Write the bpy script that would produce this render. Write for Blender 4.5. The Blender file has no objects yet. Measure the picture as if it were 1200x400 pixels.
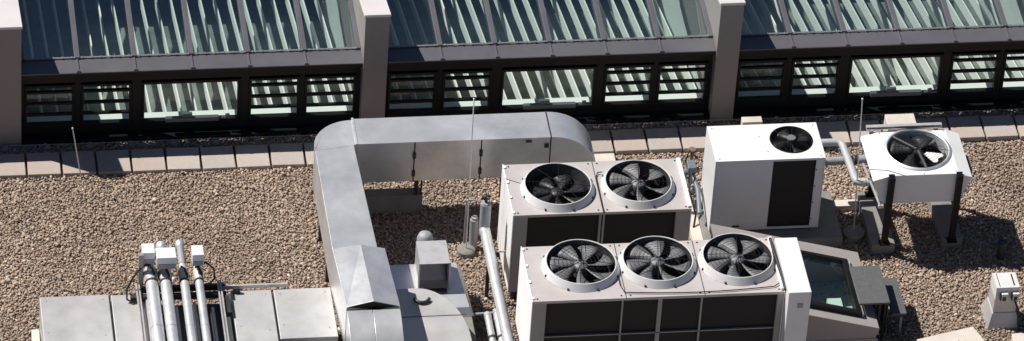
import bpy, math, random
import numpy as np
from mathutils import Vector, Matrix
random.seed(7)
rng = np.random.default_rng(11)
PI = math.pi
scene = bpy.context.scene
col = scene.collection

# ------------------------------------------------------------------ helpers
class MB:
    """collects faces, builds ONE mesh object"""
    def __init__(s): s.v = []; s.f = []
    def add(s, vs, fs):
        n = len(s.v); s.v += [tuple(p) for p in vs]; s.f += [tuple(i + n for i in f) for f in fs]; return s
    def box(s, x0, x1, y0, y1, z0, z1):
        if x0 > x1: x0, x1 = x1, x0
        if y0 > y1: y0, y1 = y1, y0
        v = [(x0,y0,z0),(x1,y0,z0),(x1,y1,z0),(x0,y1,z0),(x0,y0,z1),(x1,y0,z1),(x1,y1,z1),(x0,y1,z1)]
        return s.add(v, [(3,2,1,0),(4,5,6,7),(0,1,5,4),(1,2,6,5),(2,3,7,6),(3,0,4,7)])
    def hexa(s, b, t):
        """bottom 4 corners, top 4 corners (counter-clockwise)"""
        return s.add(list(b) + list(t), [(3,2,1,0),(4,5,6,7),(0,1,5,4),(1,2,6,5),(2,3,7,6),(3,0,4,7)])
    def prism(s, pts, axis, a, b):
        """2D polygon extruded along an axis; axis 'x': pts are (y,z); 'y': (x,z); 'z': (x,y)"""
        n = len(pts)
        def P(p, t):
            return {'x': (t, p[0], p[1]), 'y': (p[0], t, p[1]), 'z': (p[0], p[1], t)}[axis]
        v = [P(p, a) for p in pts] + [P(p, b) for p in pts]
        f = [tuple(range(n))[::-1], tuple(range(n, 2*n))]
        for i in range(n):
            j = (i + 1) % n; f.append((i, j, n + j, n + i))
        return s.add(v, f)
    def tube(s, path, r, n=12, caps=True):
        path = [Vector(p) for p in path]; rings = []
        rr = r if isinstance(r, (list, tuple)) else [r] * len(path)
        d0 = (path[1] - path[0]).normalized()
        up = Vector((0,0,1)) if abs(d0.z) < .9 else Vector((1,0,0))
        side = d0.cross(up).normalized()
        for i, p in enumerate(path):
            if i == 0: d = path[1] - path[0]
            elif i == len(path) - 1: d = path[-1] - path[-2]
            else: d = (path[i+1] - p).normalized() + (p - path[i-1]).normalized()
            d.normalize(); side = (side - d * side.dot(d)).normalized(); u2 = side.cross(d)
            rings.append([p + (side * math.cos(2*PI*k/n) + u2 * math.sin(2*PI*k/n)) * rr[i] for k in range(n)])
        v = [q for ring in rings for q in ring]; f = []
        for i in range(len(path) - 1):
            for k in range(n):
                k2 = (k + 1) % n
                f.append((i*n + k, i*n + k2, (i+1)*n + k2, (i+1)*n + k))
        if caps:
            f.append(tuple(range(n))[::-1]); f.append(tuple((len(path)-1)*n + k for k in range(n)))
        return s.add(v, f)
    def lathe(s, c, prof, n=40, close=False):
        v = [(c[0] + r*math.cos(2*PI*k/n), c[1] + r*math.sin(2*PI*k/n), c[2] + z) for r, z in prof for k in range(n)]
        f = []
        for i in range(len(prof) - 1):
            for k in range(n):
                k2 = (k+1) % n
                f.append((i*n+k, i*n+k2, (i+1)*n+k2, (i+1)*n+k))
        return s.add(v, f)
    def disc(s, c, r, n=40):
        return s.add([(c[0]+r*math.cos(2*PI*k/n), c[1]+r*math.sin(2*PI*k/n), c[2]) for k in range(n)], [tuple(range(n))])
    def build(s, name, mat, parent=None, bevel=0, smooth=False, loc=None):
        me = bpy.data.meshes.new(name); me.from_pydata(s.v, [], s.f); me.update()
        import bmesh
        bm = bmesh.new(); bm.from_mesh(me); bmesh.ops.recalc_face_normals(bm, faces=bm.faces); bm.to_mesh(me); bm.free()
        o = bpy.data.objects.new(name, me); col.objects.link(o)
        if mat: me.materials.append(mat)
        if smooth:
            me.polygons.foreach_set('use_smooth', [True]*len(me.polygons))
            me.set_sharp_from_angle(angle=math.radians(38))
        if bevel:
            b = o.modifiers.new('edge', 'BEVEL'); b.width = bevel; b.segments = 2; b.limit_method = 'ANGLE'; b.angle_limit = math.radians(50)
        if parent is not None:
            o.parent = parent
            o.matrix_parent_inverse = Matrix.Translation(-parent.location) if not any(parent.rotation_euler) else parent.matrix_basis.inverted()
        return o

def tag(o, label=None, cat=None, group=None, kind=None):
    if label: o['label'] = label
    if cat: o['category'] = cat
    if group: o['group'] = group
    if kind: o['kind'] = kind
    return o
def thing(name, loc, label, cat, group=None):
    o = bpy.data.objects.new(name, None); col.objects.link(o); o.location = loc; o.empty_display_size = .1
    return tag(o, label, cat, group)
def copy_thing(root, delta, label):
    """copy of a thing with copies of its parts and sub-parts, moved by delta"""
    r = root.copy(); col.objects.link(r); r.location = root.location + Vector(delta); r['label'] = label
    for ch in root.children:
        c = ch.copy(); col.objects.link(c); c.parent = r
        for g in ch.children:
            d = g.copy(); col.objects.link(d); d.parent = c
    return r
def arc(cx, cy, r, a0, a1, n):
    return [(cx + r*math.cos(math.radians(a0 + (a1-a0)*i/n)), cy + r*math.sin(math.radians(a0 + (a1-a0)*i/n))) for i in range(n+1)]

# ------------------------------------------------------------------ materials
def mat(name, base, rough=.5, metal=0., var=.12, vscale=3., stain=None, stain_amt=0., sscale=1.2, bump=0., bscale=60., spec=.5, streak=False):
    m = bpy.data.materials.new(name); m.use_nodes = True
    nt = m.node_tree; N = nt.nodes; L = nt.links; b = N['Principled BSDF']
    b.inputs['Roughness'].default_value = rough; b.inputs['Metallic'].default_value = metal
    b.inputs['Specular IOR Level'].default_value = spec
    tc = N.new('ShaderNodeTexCoord'); mp = N.new('ShaderNodeMapping'); L.new(tc.outputs['Object'], mp.inputs['Vector'])
    if streak: mp.inputs['Scale'].default_value = (1, 1, .12)
    n1 = N.new('ShaderNodeTexNoise'); n1.inputs['Scale'].default_value = vscale; n1.inputs['Detail'].default_value = 6; n1.inputs['Roughness'].default_value = .65
    L.new(mp.outputs[0], n1.inputs['Vector'])
    mr = N.new('ShaderNodeMapRange'); mr.inputs['From Min'].default_value = .3; mr.inputs['From Max'].default_value = .7
    mr.inputs['To Min'].default_value = 1 - var; mr.inputs['To Max'].default_value = 1 + var
    L.new(n1.outputs['Fac'], mr.inputs['Value'])
    mul = N.new('ShaderNodeMix'); mul.data_type = 'RGBA'; mul.blend_type = 'MULTIPLY'; mul.inputs[0].default_value = 1
    mul.inputs[6].default_value = (*base, 1); L.new(mr.outputs[0], mul.inputs[7])
    out = mul.outputs[2]
    if stain:
        n2 = N.new('ShaderNodeTexNoise'); n2.inputs['Scale'].default_value = sscale; n2.inputs['Detail'].default_value = 8; n2.inputs['Roughness'].default_value = .7
        L.new(mp.outputs[0], n2.inputs['Vector'])
        r2 = N.new('ShaderNodeMapRange'); r2.inputs['From Min'].default_value = .48; r2.inputs['From Max'].default_value = .72
        r2.inputs['To Max'].default_value = stain_amt; L.new(n2.outputs['Fac'], r2.inputs['Value'])
        mx = N.new('ShaderNodeMix'); mx.data_type = 'RGBA'; L.new(r2.outputs[0], mx.inputs[0])
        L.new(out, mx.inputs[6]); mx.inputs[7].default_value = (*stain, 1); out = mx.outputs[2]
    L.new(out, b.inputs['Base Color'])
    rr = N.new('ShaderNodeMapRange'); rr.inputs['To Min'].default_value = max(.05, rough-.12); rr.inputs['To Max'].default_value = min(1, rough+.12)
    L.new(n1.outputs['Fac'], rr.inputs['Value']); L.new(rr.outputs[0], b.inputs['Roughness'])
    if bump:
        n3 = N.new('ShaderNodeTexNoise'); n3.inputs['Scale'].default_value = bscale; n3.inputs['Detail'].default_value = 3
        L.new(tc.outputs['Object'], n3.inputs['Vector'])
        bp = N.new('ShaderNodeBump'); bp.inputs['Strength'].default_value = bump; bp.inputs['Distance'].default_value = .01
        L.new(n3.outputs['Fac'], bp.inputs['Height']); L.new(bp.outputs[0], b.inputs['Normal'])
    return m
M = {}
M['galv'] = mat('galvanised_sheet', (.80,.80,.80), .36, .68, .07, 2.2, (.42,.42,.43), .5, 1.7, .12, 2.5)
M['galv_dull'] = mat('weathered_galvanised', (.53,.525,.515), .5, .4, .09, 2.5, (.40,.36,.31), .55, 1.5, .12, 2.2)
M['galv_pipe'] = mat('pipe_jacket', (.68,.685,.70), .4, .5, .10, 5, (.38,.38,.38), .5, 6)
M['stain_metal'] = mat('stained_sheet', (.55,.54,.56), .5, .45, .14, 9, (.42,.40,.42), .6, 9)
M['steel_dark'] = mat('dark_steel', (.035,.036,.04), .5, .2, .2, 8)
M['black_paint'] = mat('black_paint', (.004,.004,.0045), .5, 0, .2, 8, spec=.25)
M['frame_dark'] = mat('anthracite_frame', (.009,.009,.010), .55, 0, .2, 4, spec=.3)
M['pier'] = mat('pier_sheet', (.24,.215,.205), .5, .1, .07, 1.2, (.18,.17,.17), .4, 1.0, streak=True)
M['flash'] = mat('flashing_sheet', (.125,.122,.135), .42, .25, .08, 2.5, (.11,.11,.12), .4, 2)
M['white'] = mat('white_enamel', (.74,.74,.745), .4, 0, .03, 2, (.64,.63,.60), .4, 1.8)
M['white_dirty'] = mat('weathered_white_enamel', (.66,.65,.63), .5, 0, .05, 3, (.46,.43,.40), .4, 2.2)
M['side_white'] = mat('side_panel_white', (.86,.855,.84), .5, 0, .03, 3, (.72,.70,.67), .3, 2.2)
M['casing'] = mat('beige_casing', (.48,.445,.435), .5, .05, .06, 2.4, (.36,.33,.31), .5, 2.6)
M['casing_post'] = mat('grey_post', (.33,.325,.32), .5, .2, .08, 4, (.24,.23,.22), .4, 3, streak=True)
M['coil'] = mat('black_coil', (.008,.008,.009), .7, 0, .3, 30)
M['fan_ring'] = mat('fan_ring_white', (.66,.655,.645), .5, 0, .05, 4, (.45,.42,.39), .45, 4)
M['blade'] = mat('fan_blade_grey', (.17,.172,.177), .55, .1, .2, 6, (.09,.09,.09), .5, 5)
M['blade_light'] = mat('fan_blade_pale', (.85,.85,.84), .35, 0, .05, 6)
M['throat'] = mat('fan_throat_grey', (.05,.051,.055), .6, .1, .2, 5)
M['strut_grey'] = mat('strut_grey', (.06,.061,.065), .5, .2, .1, 6)
M['wire'] = mat('guard_wire', (.018,.018,.02), .4, .4, .1, 8)
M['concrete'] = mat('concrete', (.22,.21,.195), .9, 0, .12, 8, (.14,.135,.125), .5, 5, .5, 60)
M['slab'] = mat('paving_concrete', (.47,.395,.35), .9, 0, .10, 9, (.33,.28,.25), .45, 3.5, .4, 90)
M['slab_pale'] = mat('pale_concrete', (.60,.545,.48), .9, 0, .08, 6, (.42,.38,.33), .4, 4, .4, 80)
M['hatch'] = mat('hatch_sheet', (.40,.365,.345), .5, .15, .06, 2, (.31,.28,.26), .45, 1.6)
M['grating'] = mat('grey_tread', (.12,.122,.125), .6, .3, .12, 22, (.08,.08,.08), .4, 12, .3, 120)
M['bitumen'] = mat('dark_upstand', (.03,.029,.028), .8, 0, .25, 7)
M['rubber'] = mat('black_cable', (.01,.01,.01), .5)
M['sun_catch'] = mat('grey_green_sun_catch', (.155,.175,.162), .9, 0, .3, 2.5)
M['partition'] = mat('pale_partition', (.56,.585,.57), .7, 0, .06, 1.5)
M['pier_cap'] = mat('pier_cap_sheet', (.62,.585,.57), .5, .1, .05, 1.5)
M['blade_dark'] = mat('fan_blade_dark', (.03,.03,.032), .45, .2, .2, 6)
M['fin'] = mat('white_baffle', (.80,.80,.78), .6, 0, .05, 3, (.62,.64,.61), .3, 3)
M['interior'] = mat('dark_interior', (.19,.25,.225), .9, 0, .35, 1.5)
M['grey_pvc'] = mat('grey_pvc', (.30,.32,.34), .45, 0, .08, 6)
M['pipe_grey'] = mat('pale_insulation', (.43,.44,.46), .6, .1, .12, 9, (.28,.28,.28), .5, 9)
M['insul'] = mat('grey_insulation', (.33,.34,.36), .6, .1, .1, 8, (.24,.24,.25), .4, 10)
M['inner_metal'] = mat('inner_baffle_metal', (.48,.42,.40), .4, .6, .25, 9, (.22,.15,.12), .5, 9)
M['rust'] = mat('rusty_steel', (.20,.13,.10), .8, .1, .3, 12)
M['blue_valve'] = mat('blue_grey_valve', (.16,.19,.215), .5, .2, .15, 12)
M['lacquer'] = mat('galvanised_strut', (.60,.57,.56), .45, .5, .12, 8)
M['edge_alu'] = mat('glazing_edge', (.30,.31,.33), .4, .6, .1, 8)
M['led'] = mat('label_plate', (.30,.31,.31), .5)

def glass_mat(name, tint, refl=1.0):
    m = bpy.data.materials.new(name); m.use_nodes = True; nt = m.node_tree; N = nt.nodes; L = nt.links
    N.remove(N['Principled BSDF']); out = N['Material Output']
    tr = N.new('ShaderNodeBsdfTransparent'); tr.inputs[0].default_value = (*tint, 1)
    gl = N.new('ShaderNodeBsdfGlossy'); gl.inputs['Roughness'].default_value = .02; gl.inputs[0].default_value = (.88,.97,.96,1)
    tcn = N.new('ShaderNodeTexCoord'); nz = N.new('ShaderNodeTexNoise'); nz.inputs['Scale'].default_value = 1.3
    L.new(tcn.outputs['Object'], nz.inputs['Vector'])
    bp = N.new('ShaderNodeBump'); bp.inputs['Strength'].default_value = .04; L.new(nz.outputs['Fac'], bp.inputs['Height']); L.new(bp.outputs[0], gl.inputs['Normal'])
    lw = N.new('ShaderNodeLayerWeight'); lw.inputs['Blend'].default_value = .5
    pw = N.new('ShaderNodeMath'); pw.operation = 'POWER'; pw.inputs[1].default_value = 5; L.new(lw.outputs['Facing'], pw.inputs[0])
    mm = N.new('ShaderNodeMath'); mm.operation = 'MULTIPLY_ADD'; mm.inputs[1].default_value = .92*refl; mm.inputs[2].default_value = .045*refl; L.new(pw.outputs[0], mm.inputs[0])
    mx = N.new('ShaderNodeMixShader'); L.new(mm.outputs[0], mx.inputs[0]); L.new(tr.outputs[0], mx.inputs[1]); L.new(gl.outputs[0], mx.inputs[2])
    L.new(mx.outputs[0], out.inputs['Surface'])
    return m
M['glass_roof'] = glass_mat('roof_glass', (.90,.95,.94), 2.4)
M['glass_win'] = glass_mat('window_glass', (.975,.99,.98), .7)
M['glass_hatch'] = glass_mat('hatch_glass', (.86,.93,.91), 1.1)

def stone_mat():
    m = bpy.data.materials.new('gravel'); m.use_nodes = True; nt = m.node_tree; N = nt.nodes; L = nt.links; b = N['Principled BSDF']
    b.inputs['Roughness'].default_value = .85; b.inputs['Specular IOR Level'].default_value = .3
    at = N.new('ShaderNodeAttribute'); at.attribute_name = 'tone'
    cr = N.new('ShaderNodeValToRGB'); e = cr.color_ramp.elements
    e[0].position = 0; e[0].color = (.20,.16,.13,1); e[1].position = 1; e[1].color = (.78,.70,.60,1)
    for p, c in ((.15,(.28,.215,.17)),(.32,(.37,.285,.225)),(.5,(.44,.33,.25)),(.66,(.40,.335,.275)),(.8,(.52,.40,.305)),(.92,(.64,.53,.43))):
        q = e.new(p); q.color = (*c, 1)
    L.new(at.outputs['Fac'], cr.inputs[0])
    tc = N.new('ShaderNodeTexCoord'); nz = N.new('ShaderNodeTexNoise'); nz.inputs['Scale'].default_value = .8; nz.inputs['Detail'].default_value = 6
    L.new(tc.outputs['Object'], nz.inputs['Vector'])
    mr = N.new('ShaderNodeMapRange'); mr.inputs['From Min'].default_value = .3; mr.inputs['From Max'].default_value = .7; mr.inputs['To Min'].default_value = .74; mr.inputs['To Max'].default_value = 1.12
    L.new(nz.outputs['Fac'], mr.inputs['Value'])
    mul = N.new('ShaderNodeMix'); mul.data_type = 'RGBA'; mul.blend_type = 'MULTIPLY'; mul.inputs[0].default_value = 1
    L.new(cr.outputs[0], mul.inputs[6]); L.new(mr.outputs[0], mul.inputs[7]); L.new(mul.outputs[2], b.inputs['Base Color'])
    return m
M['stones'] = stone_mat()
def bed_mat():
    m = bpy.data.materials.new('gravel_bed'); m.use_nodes = True; nt = m.node_tree; N = nt.nodes; L = nt.links; b = N['Principled BSDF']
    b.inputs['Roughness'].default_value = .95
    tc = N.new('ShaderNodeTexCoord'); vo = N.new('ShaderNodeTexVoronoi'); vo.inputs['Scale'].default_value = 26
    L.new(tc.outputs['Object'], vo.inputs['Vector'])
    cr = N.new('ShaderNodeValToRGB'); cr.color_ramp.elements[0].color = (.16,.13,.105,1); cr.color_ramp.elements[1].color = (.42,.34,.27,1)
    sp = N.new('ShaderNodeSeparateColor'); L.new(vo.outputs['Color'], sp.inputs[0]); L.new(sp.outputs[0], cr.inputs[0]); L.new(cr.outputs[0], b.inputs['Base Color'])
    bp = N.new('ShaderNodeBump'); bp.inputs['Distance'].default_value = .02; bp.invert = True; L.new(vo.outputs['Distance'], bp.inputs['Height']); L.new(bp.outputs[0], b.inputs['Normal'])
    return m
M['bed'] = bed_mat()

# ------------------------------------------------------------------ ground
WALL = .95           # plane of the window wall
g = MB(); nx = 40
g.add([(-60,-60,-.016),(60,-60,-.016),(60,WALL+.02,-.016),(-60,WALL+.02,-.016)], [(0,1,2,3)])
tag(g.build('gravel_roof', M['bed']), kind='structure')

def gravel():
    x0, x1, y0, y1, s = -6.9, 7.1, -4.6, WALL+.0, .0222
    gx, gy = np.meshgrid(np.arange(x0, x1, s), np.arange(y0, y1, s*.9)); n = gx.size
    px = gx.ravel() + rng.uniform(-.5,.5,n)*s*1.1; py = gy.ravel() + rng.uniform(-.5,.5,n)*s*1.1
    keep = (py < WALL-.012) & ~((py > .2) & (py < .6) & ((px < -2.2) | (px > 1.2)))
    px, py = px[keep], py[keep]; n = len(px)
    t = (1 + 5**.5)/2
    ico = np.array([(-1,t,0),(1,t,0),(-1,-t,0),(1,-t,0),(0,-1,t),(0,1,t),(0,-1,-t),(0,1,-t),(t,0,-1),(t,0,1),(-t,0,-1),(-t,0,1)])/math.sqrt(1+t*t)
    tri = np.array([(0,11,5),(0,5,1),(0,1,7),(0,7,10),(0,10,11),(1,5,9),(5,11,4),(11,10,2),(10,7,6),(7,1,8),(3,9,4),(3,4,2),(3,2,6),(3,6,8),(3,8,9),(4,9,5),(2,4,11),(6,2,10),(8,6,7),(9,8,1)])
    r = np.clip(rng.lognormal(math.log(.0132), .30, n), .007, .032)
    P = ico[None] * (1 + rng.uniform(-.34,.30,(n,12,1)))
    P = P * np.stack([r*rng.uniform(.9,1.45,n), r*rng.uniform(.75,1.05,n), r*rng.uniform(.5,.85,n)],1)[:,None,:]
    a = rng.uniform(0,2*PI,n); b = rng.normal(0,.45,n)
    cb, sb = np.cos(b)[:,None], np.sin(b)[:,None]
    x, y, z = P[:,:,0], P[:,:,1], P[:,:,2]
    x, z = x*cb - z*sb, x*sb + z*cb
    ca, sa = np.cos(a)[:,None], np.sin(a)[:,None]
    x, y = x*ca - y*sa, x*sa + y*ca
    V = np.stack([x + px[:,None], y + py[:,None], z + (rng.uniform(-.016,.012,n) + .25*r)[:,None]], 2).reshape(-1,3).astype(np.float32)
    F = (tri[None] + (np.arange(n)*12)[:,None,None]).reshape(-1).astype(np.int32)
    me = bpy.data.meshes.new('gravel_stones'); me.vertices.add(len(V)); me.vertices.foreach_set('co', V.ravel())
    nf = len(F)//3; me.loops.add(len(F)); me.loops.foreach_set('vertex_index', F)
    me.polygons.add(nf); me.polygons.foreach_set('loop_start', np.arange(nf, dtype=np.int32)*3); me.polygons.foreach_set('loop_total', np.full(nf,3,np.int32))
    me.update(calc_edges=True)
    tone = np.clip(rng.normal(.47,.20,n), 0, 1)
    at = me.attributes.new('tone', 'FLOAT', 'POINT'); at.data.foreach_set('value', np.repeat(tone,12).astype(np.float32))
    me.materials.append(M['stones'])
    o = bpy.data.objects.new('gravel_stones', me); col.objects.link(o)
    tag(o, 'loose brown and beige gravel stones covering the flat roof', 'gravel', kind='stuff')
gravel()

# ------------------------------------------------------------------ building with the glass roof
EY, EZ = .81, 1.035     # eave front edge
bld = thing('skylight_building', (.5, WALL, 0), 'long dark-framed building with glass roof and low louvred windows behind the gravel roof', 'building')
PIERS = [(-10.14,-9.87), (-5.975,-5.69), (-1.71,-1.425), (2.477,2.752), (6.66,6.94)]
SL = math.tan(math.radians(16))
for a, b in PIERS:
    p = MB(); Y0, Y1 = .776, 3.1
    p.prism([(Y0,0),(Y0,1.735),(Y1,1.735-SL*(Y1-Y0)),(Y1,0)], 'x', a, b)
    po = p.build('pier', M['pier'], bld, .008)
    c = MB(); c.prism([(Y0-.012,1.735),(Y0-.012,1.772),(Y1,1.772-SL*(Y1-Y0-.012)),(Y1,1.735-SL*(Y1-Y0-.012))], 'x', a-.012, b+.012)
    c.build('pier_cap', M['pier_cap'], po, .004)
    c = MB(); c.box(a+.015, b-.015, 1.2, 6.5, -3.2, .95); c.build('partition', M['partition'], bld)
M_roof_z = lambda y: EZ + .012 + .015*(y - EY)
def louvre_window(x0, x1, big):
    zf0, zf1 = .165, .775
    y = WALL
    f = MB()
    f.box(x0-.03, x0, y-.02, y+.05, zf0, zf1); f.box(x1, x1+.03, y-.02, y+.05, zf0, zf1)
    f.box(x0, x1, y-.02, y+.05, zf1-.035, zf1); f.box(x0, x1, y-.02, y+.05, zf0, zf0+.035)
    w = f.build('window', M['frame_dark'], bld, .004)
    pn = MB(); pn.box(x0, x1, y+.012, y+.018, zf0+.035, zf1-.035); pn.build('pane', M['glass_win'], w)
    if not big:
        s = MB()
        for zc in (.685, .52, .36):
            s.hexa([(x0,y-.035,zc-.020),(x1,y-.035,zc-.020),(x1,y-.003,zc-.014),(x0,y-.003,zc-.014)],
                   [(x0,y-.035,zc+.008),(x1,y-.035,zc+.008),(x1,y-.003,zc+.014),(x0,y-.003,zc+.014)])
        s.build('louvre', M['frame_dark'], w)
    else:
        a = MB(); xa = x0+.25; a.box(xa, xa+.62, y-.075, y-.022, .215, .27); a.box(xa+.19, xa+.31, y-.062, y-.022, .272, .325)
        a.box(xa+.66, xa+.82, y-.05, y-.022, .225, .245); a.box(xa+.70, xa+.75, y-.052, y-.024, .247, .285)
        a.build('window_opener', M['opener'], w, .004)
    return w
M['opener'] = mat('window_opener_grey', (.16,.18,.19), .5, .2, .1, 6)
WIN = [(.075,.60,False), (.735,1.265,False), (1.445,2.535,True), (2.70,3.235,False), (3.355,3.90,False)]
for i in range(len(PIERS)-1):
    xa, xb = PIERS[i][1], PIERS[i+1][0]; w = xb - xa
    e = MB()     # upright face under the eave, flashing drip, inner lip added to block sun
    e.box(xa, xb, EY+.004, EY+.05, EZ-.05, EZ-.006); e.prism([(EY+.05,EZ-.09),(EY+.05,EZ-.02),(WALL+.06,EZ-.02),(WALL+.06,.695),(WALL+.052,.695),(WALL+.052,.80),(WALL-.01,.80),(WALL-.01,EZ-.09)], 'x', xa, xb)
    e.build('fascia_and_sun_lip', M['frame_dark'], bld, .004)
    pl = MB(); pl.box(xa, xb, WALL-.005, WALL+.06, -.03, .163); pl.box(xa, xb, .80, WALL-.006, -.02, .06); pl.build('plinth_and_sun_ledge', M['frame_dark'], bld, .004)  # low front ledge added to catch sun falling out through the windows
    last = xa
    for (o0, o1, big) in WIN:
        k = w/3.98
        x0, x1 = xa + o0*k, xa + o1*k
        m = MB(); m.box(last, x0-.031, WALL-.008, WALL+.05, .163, .80); m.build('window_mullion', M['frame_dark'], bld, .004)
        last = x1 + .031; louvre_window(x0, x1, big)
    m = MB(); m.box(last, xb, WALL-.008, WALL+.05, .163, .80); m.build('window_mullion', M['frame_dark'], bld)
    # roof panes, bars and eave flashings
    n = 6; YG = 1.075; YE = 5.6
    for j in range(n):
        x0, x1 = xa + w*j/n, xa + w*(j+1)/n
        fl = MB(); z0, z1 = M_roof_z(EY), M_roof_z(YG)
        fl.prism([(EY-.004,EZ-.004),(EY-.004,z0-.004),(EY+.006,z0),(YG,z1),(YG,z1-.02),(EY+.012,z0-.02),(EY+.006,EZ-.004)], 'x', x0+.003, x1-.003)
        fl.build('flashing', M['flash'], bld)
        gp = MB(); za, zb = M_roof_z(YG), M_roof_z(YE)
        gp.prism([(YG+.002,za),(YE,zb),(YE,zb+.01),(YG+.002,za+.01)], 'x', x0+.028, x1-.028)
        gl = gp.build('roof_pane', M['glass_roof'], bld)
        ed = MB(); ed.box(x0+.03, x1-.03, YG-.012, YG+.012, za+.011, za+.017)
        for q in range(6):
            xx = x0+.06 + (w/n-.12)*q/5; ed.box(xx-.008, xx+.008, YG-.02, YG+.014, za+.0175, za+.024)
        ed.build('glazing_edge', M['edge_alu'], gl)
    for j in range(n+1):
        xc = xa + w*j/n
        if j == 0: a, b = xc+.001, xc+.05
        elif j == n: a, b = xc-.05, xc-.001
        else: a, b = xc-.03, xc+.03
        br = MB(); za, zb = M_roof_z(YG), M_roof_z(YE)
        br.prism([(YG-.02,za-.08),(YG-.02,za+.03),(YE,zb+.03),(YE,zb-.08)], 'x', a, b)
        if 0 < j < n:
            br.box(xc-.011, xc+.011, EY+.02, YG-.021, M_roof_z(EY)+.001, M_roof_z(EY)+.016); br.box(xc-.022, xc+.022, EY-.001, EY+.022, M_roof_z(EY)-.02, M_roof_z(EY)+.022)
        br.build('glazing_bar', M['flash'], bld, .003)
    # white sill and sloping white baffles inside
    s = MB(); s.box(xa, xb, WALL+.062, 1.19, .06, .13); s.build('sill', M['fin'], bld, .004)
    if i in (1, 2, 3):
        nf = 22; yb0, yb1 = 1.195, 6.2; sl = math.tan(math.radians(15.5))
        for j in range(nf):
            xc = xa + (j+.55)*w/nf
            f = MB(); f.prism([(yb0,-.04),(yb0,.11),(yb1,.11-sl*(yb1-yb0)),(yb1,-.04-sl*(yb1-yb0))], 'x', xc-.009, xc+.009)
            f.build('baffle', M['fin'], bld)
sc_ = MB(); sl = math.tan(math.radians(15.5))
for i in (1, 2, 3):
    xa, xb = PIERS[i][1]-.01, PIERS[i+1][0]+.01
    sc_ = MB(); sc_.add([(xa,1.20,-.30),(xb,1.20,-.30),(xb,6.5,-.30-sl*5.3),(xa,6.5,-.30-sl*5.3)], [(0,1,2,3)]); sc_.build('sun_catch_plane', M['sun_catch'], bld)  # sloped plane added below the baffles to catch sun and brighten the inside
inn = MB()
inn.add([(-10,1.0,-3.2),(7,1.0,-3.2),(7,8,-3.2),(-10,8,-3.2)], [(0,1,2,3)]); inn.build('interior_floor', M['interior'], bld)
iw = MB(); iw.box(-10.1,7,7.8,8.0,-3.2,1.1); iw.box(-10.1,7,.98,1.0,-3.2,-.04); iw.box(-10.2,-10.1,1,8,-3.2,.9); iw.box(6.95,7.05,1,8,-3.2,.9); iw.build('interior_wall', M['interior'], bld)
rf = MB(); rf.box(-10.14,6.94,5.61,8.0,.98,1.10); rf.build('roof_deck', M['flash'], bld)

# ------------------------------------------------------------------ paving slabs along the wall
ORD = ['first','second','third','fourth','fifth','sixth','seventh','eighth','ninth','tenth','eleventh','twelfth']
def slab(k):
    cx = -5.454 + .4065*k; cy = .405 + (.0 if cx < 0 else .035) + random.uniform(-.006,.006)
    m = MB(); h = .189; hy = .203
    m.box(-h, h, -hy, hy, -.02, .05 + random.uniform(-.004,.004))
    o = m.build('paving_slab', SLABM[random.randrange(4)], None, .006)
    o.location = (cx, cy, 0); o.rotation_euler = (random.uniform(-.008,.008), random.uniform(-.008,.008), random.uniform(-.02,.02))
    return o
SLABM = [mat('paving_concrete', c, .9, 0, .10, 9, (.32,.28,.25), .45, 3.5, .4, 90) for c in ((.42,.35,.305),(.45,.39,.345),(.38,.325,.285),(.41,.365,.335))]
left = [k for k in range(-1, 9)]; mid = [k for k in range(16, 20)]; gap = [k for k in range(22, 26)]; right = [k for k in range(26, 30)]
for k in left:
    o = slab(k); w_ = left.index(k)
    tag(o, f'pinkish grey paving slab by the dark windows, {ORD[w_]} from the left edge of the photo', 'paving slab', 'paving slabs along the window wall')
for k in mid:
    tag(slab(k), f'pinkish grey paving slab between duct bend and white AC unit, {ORD[mid.index(k)]} to the right of the bend', 'paving slab', 'paving slabs along the window wall')
for k in gap:
    tag(slab(k), f'pinkish grey paving slab between the boxy AC unit and behind the fan hood, {ORD[gap.index(k)]} from the AC unit', 'paving slab', 'paving slabs along the window wall')
for k in right:
    tag(slab(k), f'pinkish grey paving slab right of the white fan hood, {ORD[right.index(k)]} after it', 'paving slab', 'paving slabs along the window wall')

# lightning conductor wire and its holders behind the slabs
w = MB(); w.tube([(x,   .735 + .004*math.sin(x*3), .062) for x in np.linspace(-7, 7, 30)], .004, 6)
tag(w.build('conductor_wire', M['casing_post']), 'thin grey lightning wire running along the foot of the window wall', 'wire')
hold = MB(); hold.lathe((0,0,0), [(.0,.0),(.055,.0),(.05,.035),(.024,.045),(.02,.062),(.0,.064)], 14); hold.box(-.05,.05,-.05,.05,-.01,.006)
hm = hold.build('wire_holder', M['concrete'], None, smooth=True)
hm.location = (-5.885, .735, 0)
tag(hm, 'small round concrete holder of the lightning wire at the wall foot', 'wire holder', 'wire holders at the wall foot')
for k in range(1, 25):
    x = -5.885 + .4925*k
    if -2.2 < x < .9 or 2.2 < x < 3.2: continue
    c = hm.copy(); col.objects.link(c); c.location = (x, .735, 0)

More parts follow.
